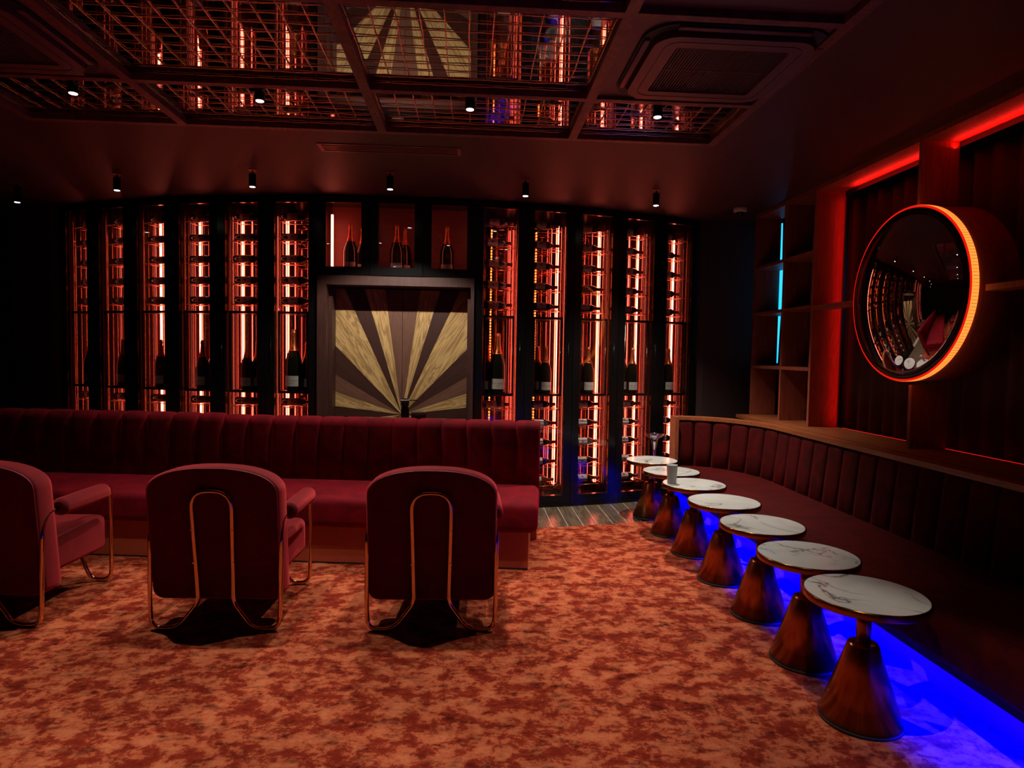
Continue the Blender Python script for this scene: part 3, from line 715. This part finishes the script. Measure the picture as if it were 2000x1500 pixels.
# ------------------------------------------------------------------ armchairs
def back_outline(hw, zb, zs, ztop, r, n=8):
    pts = []
    for k in range(5):
        a = PI+PI/2*k/4; pts.append((-hw+r+r*math.cos(a), zb+r+r*math.sin(a)))
    for k in range(5):
        a = -PI/2+PI/2*k/4; pts.append((hw-r+r*math.cos(a), zb+r+r*math.sin(a)))
    # arched top
    m = 20
    for k in range(m+1):
        a = PI*k/m; cx = math.cos(a); s = math.sin(a)
        pts.append((hw*math.copysign(abs(cx)**0.86, cx), zs+(ztop-zs)*s**0.88))
    return pts
def armchair(loc, rz, label):
    t = thing('armchair', label, 'armchair', loc, rz, 'red velvet armchairs with tubular frames')
    hw, zb, zt = .345, .155, .885
    outl = back_outline(hw, zb, .745, zt, .055); n = len(outl); cz = .5
    def lean(z): return -.085*(z-zb)/(zt-zb)
    mb = MB(); vs = []; rings = [(.955, .0), (.985, .006), (1.0, .022), (1.0, .11), (.985, .135), (.95, .15)]
    for sc, dy in rings:
        for x, z in outl: zz = cz+(z-cz)*sc; vs.append((x*sc, lean(zz)+dy, zz))
    fs = [(j*n+k, j*n+(k+1) % n, (j+1)*n+(k+1) % n, (j+1)*n+k) for j in range(len(rings)-1) for k in range(n)]
    mb.add(vs, fs, True); k0 = len(mb.v)-n
    mb.f.append(tuple(range(n-1, -1, -1))); mb.sm.append(False); mb.f.append(tuple(k0+k for k in range(n))); mb.sm.append(False)
    br = mb.build('backrest', MT['velvet_chair'], t)
    MB().tube([(x*.975, lean(cz+(z-cz)*.975)+.002, cz+(z-cz)*.975) for x, z in outl], .0035, 6, True).build('piping', MT['piping'], br)
    MB().rbox(-.275, .275, .10, .665, .215, .44, .045, 4).build('seat', MT['velvet_chair'], t)
    R = .0115
    # rear frame : arm tube down, floor loop, diagonal, hairpin up the back
    def L(z): return lean(z)-R-.001
    path = []
    for s in (-1, 1):
        pass
    half = [(.332, .14, .605), (.336, .03, .60), (.345, -.022, .52), (.343, -.030, .12), (.335, -.03, .013), (.195, -.03, .013), (.092, -.022, .150), (.096, L(.30)-.002, .30), (.106, L(.74), .757)]
    full = [(-x, y, z) for x, y, z in half]+[(x, y, z) for x, y, z in half[::-1]]
    rr_ = [0, .08, .05, .05, .075, .055, .03, .03, .095]; sp = smooth_path(full, rr_+rr_[::-1], 6)
    MB().tube(sp, R, 10).build('rear_frame', MT['tube'], t)
    for s in (-1, 1):
        for z in (.37, .55): MB().lathe([(.005, -.004), (.005, .002)], 8, axis='y', c=(s*.105, L(z)-R, z)).build('screw', MT['tube'], t)
        fp = smooth_path([(s*.332, .14, .605), (s*.315, .56, .60), (s*.30, .655, .60), (s*.298, .66, .30), (s*.295, .66, .013), (s*.17, .655, .013), (s*.11, .62, .23)], .07, 6)
        MB().tube(fp, R, 10).build('front_frame', MT['tube'], t)
        mb = MB(); pr = [(.030, -.005), (.046, .004), (.050, .02), (.051, .22), (.050, .40), (.045, .425), (.028, .435)]; vs = []
        for r_, h in pr:
            for k in range(18):
                a = 2*PI*k/18; vs.append((s*(.332-.0375*h)+r_*math.cos(a), .13+h, .606+r_*math.sin(a)))
        mb.add(vs, [(j*18+k, j*18+(k+1) % 18, (j+1)*18+(k+1) % 18, (j+1)*18+k) for j in range(len(pr)-1) for k in range(18)], True)
        mb.f.append(tuple(range(17, -1, -1))); mb.sm.append(False); mb.f.append(tuple(len(vs)-18+k for k in range(18))); mb.sm.append(False)
        mb.build('armrest', MT['velvet_chair'], t)
    return t
CH0 = armchair((-.195, 3.435, .006), -.03, 'red velvet armchair with tubular brass frame, rightmost of three, nearest the marble tables')
dup(CH0, (-1.335, 3.475, .006), -.045, 'red velvet armchair with tubular brass frame, middle of three before the long sofa')
dup(CH0, (-2.60, 3.555, .006), -.045, 'red velvet armchair with tubular brass frame, cut off by the left edge of the picture')

# ------------------------------------------------------------------ side tables
tabs = [(1.633, 2.510), (1.663, 3.022), (1.693, 3.585), (1.698, 4.162), (1.697, 4.736), (1.690, 5.272), (1.684, 5.836)]
TR = .2366
def side_table(x, y, rz, label):
    t = thing('side_table', label, 'side table', (x, y, .006), rz, 'round marble topped brass tables in a row')
    MB().lathe([(.158, 0), (.160, .004), (.160, .014)], 40).build('foot_ring', MT['blackmatt'], t)
    MB().lathe([(.158, .014), (.060, .318), (.056, .326), (.045, .329), (.03, .329)], 48).build('cone_base', MT['brass'], t)
    MB().lathe([(.028, .322), (.028, .485)], 24).build('stem', MT['brass'], t)
    MB().lathe([(.028, .470), (.085, .488), (.090, .495), (.090, .499)], 32).build('flange', MT['brass'], t)
    MB().lathe([(TR-.012, .4995), (TR-.002, .503), (TR, .508), (TR, .530), (TR-.002, .533), (TR-.006, .5335)], 56).build('rim', MT['brass'], t)
    MB().lathe([(TR-.0065, .520), (TR-.0065, .5338), (TR-.008, .5348)], 56).build('marble_top', MT['marble'], t)
    return t
lab = ['white marble and brass side table nearest the viewer, at the lower right', 'marble side table with a long forked dark vein, second from the viewer',
       'marble side table third from the viewer, before the dark banquette', 'marble side table fourth from either end of the row',
       'marble side table carrying a grey cup, third from the wine cabinets', 'marble side table second from the wine cabinets, behind the grey cup',
       'brightly lit marble side table nearest the wine cabinets']
T0 = side_table(*tabs[0], 0.4, lab[0])
for k in range(1, 7): dup(T0, (*tabs[k], .006), 0.9*k, lab[k])
c = thing('cup', 'plain grey paper cup standing on a marble table', 'cup', (1.528, 4.747, .5408))
MB().lathe([(.032, 0), (.034, .004), (.0405, .136), (.0415, .140), (.039, .140), (.032, .008), (.01, .006)], 28, caps=True).build('cup_body', MT['greycup'], c)
MB().tube([(.041*math.cos(2*PI*k/24), .041*math.sin(2*PI*k/24), .139) for k in range(24)], .0016, 6, True).build('rolled_rim', MT['greycup'], c)

# wine bucket stand
b_ = thing('ice_bucket_stand', 'chrome ice bucket stand rising behind the farthest marble table', 'stand', (1.80, 6.16, 0.0))
MB().lathe([(.14, 0), (.14, .008), (.03, .02), (.02, .03)], 28).build('foot', MT['chrome'], b_)
MB().lathe([(.015, .02), (.015, .60), (.03, .66), (.038, .70)], 20).build('post', MT['chrome'], b_)
MB().tube([(.085*math.cos(2*PI*k/28), .085*math.sin(2*PI*k/28), .735) for k in range(28)], .006, 8, True).build('ring', MT['chrome'], b_)
MB().lathe([(.038, .70), (.075, .712), (.084, .735), (.080, .736), (.07, .718), (.02, .708)], 28).build('tray', MT['chrome'], b_)
for k in range(4):
    a = PI/4+PI/2*k; MB().tube([(.03*math.cos(a), .03*math.sin(a), .69), (.098*math.cos(a), .098*math.sin(a), .738)], .005, 6).build('arm', MT['chrome'], b_)

# ------------------------------------------------------------------ right banquette
q = thing('corner_banquette', 'dark red curved corner banquette with wooden top rail, blue light underneath', 'banquette seat', (0, 0, 0))
path = [(2.545, -1.6+.19*k) for k in range(36)]   # up to y=5.05
cxr, cyr, rr = 1.985, 5.24, .56
n0 = path[-1][1]
path = [p for p in path if p[1] < cyr-.1]+[(2.545, cyr)]
NA = 6
for k in range(1, NA+1):
    a = (PI/2)*k/NA; path.append((cxr+rr*math.cos(a), cyr+.24+rr*math.sin(a)) if False else (cxr+rr*math.cos(a), cyr+rr*math.sin(a)*1.38))
prof = back_profile(.33, .90, .08, .045)
pp = path
def nrm_of(p0, p1):
    dx, dy = p1[0]-p0[0], p1[1]-p0[1]; l = math.hypot(dx, dy); return (dy/l, -dx/l)
for k in range(len(pp)-1):
    nn = nrm_of(pp[k], pp[k+1])
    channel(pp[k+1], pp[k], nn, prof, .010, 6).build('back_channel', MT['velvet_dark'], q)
# seat
ex, ey = pp[-1]
seat_poly = [(1.90, -1.6)]+[(1.90, 6.02), (ex, ey+.0)]+[(p[0]+.02, p[1]) for p in pp[::-1][1:]]
def inset_poly(mb, poly, z0, z1, r):
    # rounded front edge seat: stack of prisms
    return mb
sb_ = MB()
front = [(1.925, y) for y in (-1.6, 1.0, 3.0, 5.0, 6.0)]
prof_s = [(.05, .262), (.012, .275), (0, .30), (0, .40), (.015, .435), (.05, .452), (.10, .458)]
vs = []
for (fx, fy) in front:
    for d, z in prof_s: vs.append((fx+d, fy, z))
m_ = len(prof_s)
sb_.add(vs, [(k*m_+j, k*m_+j+1, (k+1)*m_+j+1, (k+1)*m_+j) for k in range(len(front)-1) for j in range(m_-1)], True)
top = [(2.0, -1.6), (2.0, 6.0), (ex, ey)]+[(p[0]+.02, p[1]) for p in pp[::-1][1:]]
top = [(x, y) for x, y in top]
sb_.prism([(1.976, -1.6), (1.976, 6.0), (ex, ey)]+[(p[0]+.02, p[1]) for p in pp[::-1][1:]], .262, .30)
nv = len(top)
sb_.prism([(2.015, -1.6), (2.015, 6.0), (ex, ey)]+[(p[0]+.02, p[1]) for p in pp[::-1][1:]], .31, .4585)
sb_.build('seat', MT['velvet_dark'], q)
MB().prism([(2.15, -1.6), (2.15, 5.95), (2.25, 5.95), (2.55, 5.2), (2.55, -1.6)], .006, .262).build('plinth', MT['lacquer'], q)
MB().box(2.05, 2.07, -1.5, 5.9, .250, .2605).build('led_strip', MT['ledblue'], q)
MB().box(1.985, 2.0, -1.6, 5.97, .212, .2615).build('added_light_lip', MT['blackmatt'], q)  # lip added to hold the blue light back from carpet and chairs
# wooden rail on top following the back, and the end panel
def sweep(path, nfun, pts, mb):
    m_ = len(pts); vs = []
    for i, p in enumerate(path):
        a = path[max(i-1, 0)]; b2 = path[min(i+1, len(path)-1)]; nn = nfun(a, b2)
        for d, z in pts: vs.append((p[0]+nn[0]*d, p[1]+nn[1]*d, z))
    fs = [(k*m_+j, k*m_+(j+1) % m_, (k+1)*m_+(j+1) % m_, (k+1)*m_+j) for k in range(len(path)-1) for j in range(m_)]
    mb.add(vs, fs); 
    mb.f += [tuple(range(m_)), tuple(len(vs)-m_+j for j in range(m_))]; mb.sm += [False, False]; return mb
fine = [(2.545, -1.6), (2.545, 2.0), (2.545, 4.0)]
for k in range(0, 17):
    a = (PI/2)*k/16; fine.append((cxr+rr*math.cos(a), cyr+rr*math.sin(a)*1.38))
sweep(fine, nrm_of, [(.03, .893), (.03, .925), (.135, .925), (.135, .893)], MB()).build('top_rail', MT['ledge'], q)
sweep(fine, nrm_of, [(.127, .006), (.127, .892), (.142, .892), (.142, .006)], MB()).build('back_board', MT['ledge'], q)
MB().box(ex-.035, ex-.001, ey-.02, ey+.145, .006, .925).build('end_panel', MT['ledge'], q)

# ------------------------------------------------------------------ lattice wall
XF, XB = 2.86, 3.11
lt = thing('timber_lattice', 'deep timber lattice and shelf grid along the right wall above the banquette', 'shelving', (0, 0, 0))
yE = 6.43
def bd(nm_, x0, x1, y0, y1, z0, z1, m=None): return MB().box(x0, x1, y0, y1, z0, z1).build(nm_, m or MT['lattice'], lt)
bd('header', XF, XB, -1.6, yE, 2.905, CEIL-.001)
bd('cove_lip', XB-.004, XB, -1.6, 5.265, 2.868, 2.904, MT['blackmatt'])
bd('sill', 2.70, XB, -1.6, 6.38, .8935, .924, MT['ledge'])
bd('upright', XF, XB, 6.39, yE, .925, 2.904)
for y in (5.80, 5.285, 4.02, 2.755, 1.49, .22, -1.05):
    if y > 5: bd('upright', XF, XB, y-.015, y+.015, .925, 2.904)
    elif abs(y-4.02) < .01:
        bd('upright', XF, XB, y-.015, y+.015, 2.50, 2.904); bd('upright', XF, XB, y-.015, y+.015, .925, 1.34)
    else: bd('upright', XF, XB, y-.015, y+.015, .925, 2.904)
for ya, yb in ((5.816, 6.389), (5.301, 5.784)):
    for z in (2.40, 1.94, 1.41): bd('shelf_board', XF, XB, ya, yb, z-.015, z+.015)
bd('midrail', XF, XF+.12, 4.60, 5.269, 1.91, 1.945); 
for ya, yb in ((2.771, 3.44), (1.506, 2.739), (.236, 1.474)): bd('midrail', XF, XF+.12, ya, yb, 1.895, 1.93)
bd('back_panel', XB+.002, XB+.012, 5.27, 5.78, .925, 2.90, MT['wall'])
bd('back_panel', XB+.002, XB+.012, 5.88, 6.28, .925, 2.90, MT['wall'])
# cove led strips
def strip_lamp(nm_, loc, rot, sx, sy, e):
    ld = bpy.data.lights.new(nm_, 'AREA'); ld.shape = 'RECTANGLE'; ld.size = sx; ld.size_y = sy; ld.energy = e; ld.color = (1.0, 0.02, 0.014)
    o = bpy.data.objects.new(nm_, ld); COL.objects.link(o); o.parent = lt; o.location = loc; o.rotation_euler = rot
strip_lamp('cove_lamp', (XB-.035, 1.8, 2.862), (PI, 0, 0), .012, 6.6, LED_COVE)
strip_lamp('post_lamp', (XB-.02, 5.20, 1.9), (PI/2, 0, 0), .012, 1.9, LED_COVE*.07)
bd('led_sill_strip', XB+.005, XB+.015, -1.5, 5.20, .915, .925, MT['ledcove'])

# window slit in the blue outside light
wd = MB()
prof_w = [(1.45, .006), (1.75, .018), (1.96, .030), (2.0, .045), (2.2, .066), (2.43, .072), (2.46, .020), (2.87, .010)]
L_ = [(6.43, z) for z, w_ in prof_w]; R2 = [(6.430-w_*1.2, z) for z, w_ in prof_w]
poly = L_+R2[::-1]; n = len(poly)
vs = [(3.13, y, z) for y, z in poly]+[(3.14, y, z) for y, z in poly]
wd.add(vs, [tuple(range(n)), tuple(range(2*n-1, n-1, -1))]+[(i, (i+1) % n, n+(i+1) % n, n+i) for i in range(n)])
tag(wd.build('window_1', MT['bluewin']), 'narrow slit of blue daylight between curtain and shelf', kind='structure')

# curtains
def curtain(y0, y1, label, n):
    mb = MB(); vs = []; N = int((y1-y0)*60)
    ph = random.uniform(0, 6)
    for k in range(N+1):
        y = y0+(y1-y0)*k/N
        for j, z in enumerate((.90, 1.5, 2.2, 2.84)):
            amp = .028*(1-.25*j/3)
            vs.append((3.20+amp*math.sin(y*38+ph+.5*math.sin(y*9))+.012*math.sin(y*17+1.3+j*.2), y, z))
    mb.add(vs, [(k*4+j, k*4+j+1, (k+1)*4+j+1, (k+1)*4+j) for k in range(N) for j in range(3)], True)
    o = mb.build('curtain', MT['curtain']); o.modifiers.new('solid', 'SOLIDIFY').thickness = .003
    tag(o, label, 'curtain', 'dark curtains behind the timber lattice')
curtain(4.03, 5.36, 'dark pleated curtain between the shelves and the round mirror', 1)
curtain(-1.4, 4.01, 'dark pleated curtain behind the lattice, right of the round mirror', 1)

# round convex mirror with lit rim
t = thing('round_convex_mirror', 'large round convex mirror with glowing orange rim on the lattice', 'mirror', (0, 4.03, 1.925))
RM = .563
def ringx(x0, x1, ro, ri, m, nm_, n=96):
    mb = MB(); vs = []
    for (r_, x) in ((ro, x0), (ro, x1), (ri, x1), (ri, x0)):
        for k in range(n): a = 2*PI*k/n; vs.append((x, r_*math.cos(a), r_*math.sin(a)))
    mb.add(vs, [(j*n+k, j*n+(k+1) % n, ((j+1) % 4)*n+(k+1) % n, ((j+1) % 4)*n+k) for j in range(4) for k in range(n)], True)
    return mb.build(nm_, m, t)
ringx(2.846, 3.10, RM-.004, RM-.03, MT['lattice'], 'drum')
ringx(2.803, 2.844, RM, RM-.012, MT['band'], 'lit_band')
mb = MB()
for k in range(180):
    a = 2*PI*k/180; c_, s_ = math.cos(a), math.sin(a); r0, r1 = RM+.0005, RM+.0016
    tx, ty = -s_*.0009, c_*.0009
    vs = []
    for x in (2.806, 2.841):
        for rr_ in (r0, r1):
            for sg in (-1, 1): vs.append((x, c_*rr_+sg*tx, s_*rr_+sg*ty))
    mb.add(vs, [(0, 1, 3, 2), (4, 6, 7, 5), (0, 4, 5, 1), (2, 3, 7, 6), (0, 2, 6, 4), (1, 5, 7, 3)])
tag(mb.build('band_ribs', pbr('rib_orange', (.6, .2, .05), .6), t), kind='stuff')
ringx(2.800, 2.803, RM-.001, .548, MT['redrim'], 'red_rim')
ringx(2.796, 2.803, .548, .500, MT['black'], 'inner_ring')
sag = .125; Rs = (.52**2+sag**2)/(2*sag); pr = []
for k in range(0, 25):
    r_ = .52*(1-k/24)+.0001; pr.append((r_, 2.797+ (sag-Rs) - 0 + 0))
pr = []
for k in range(25):
    r_ = .52*(1-k/24); h = math.sqrt(Rs*Rs-r_*r_)-(Rs-sag); pr.append((max(r_, .0002), 2.797-h))
MB().lathe(pr, 96, axis='x').build('mirror_dome', MT['dome'], t)
MB().box(3.0, 3.09, -.5, .5, -.02, .02).build('mounting_bracket', MT['lattice'], t)

# ceiling security camera
s = thing('dome_camera', 'small white dome security camera on the ceiling near the shelves', 'security camera', (2.566, 6.12, CEIL))
MB().lathe([(.060, 0), (.062, -.01), (.060, -.035), (.050, -.042)][::-1], 28).build('base', MT['white'], s)
dd = [(.001, -.085)]+[(.040*math.cos(a), -.045-.040*math.sin(a)) for a in (1.2, .9, .6, .3, 0)]
MB().lathe(dd, 24).build('dome', MT['black'], s)
MB().tube([(.041*math.cos(2*PI*k/24), .041*math.sin(2*PI*k/24), -.044) for k in range(24)], .002, 6, True).build('dome_ring', MT['chrome'], s)
print('objects', len(bpy.data.objects))
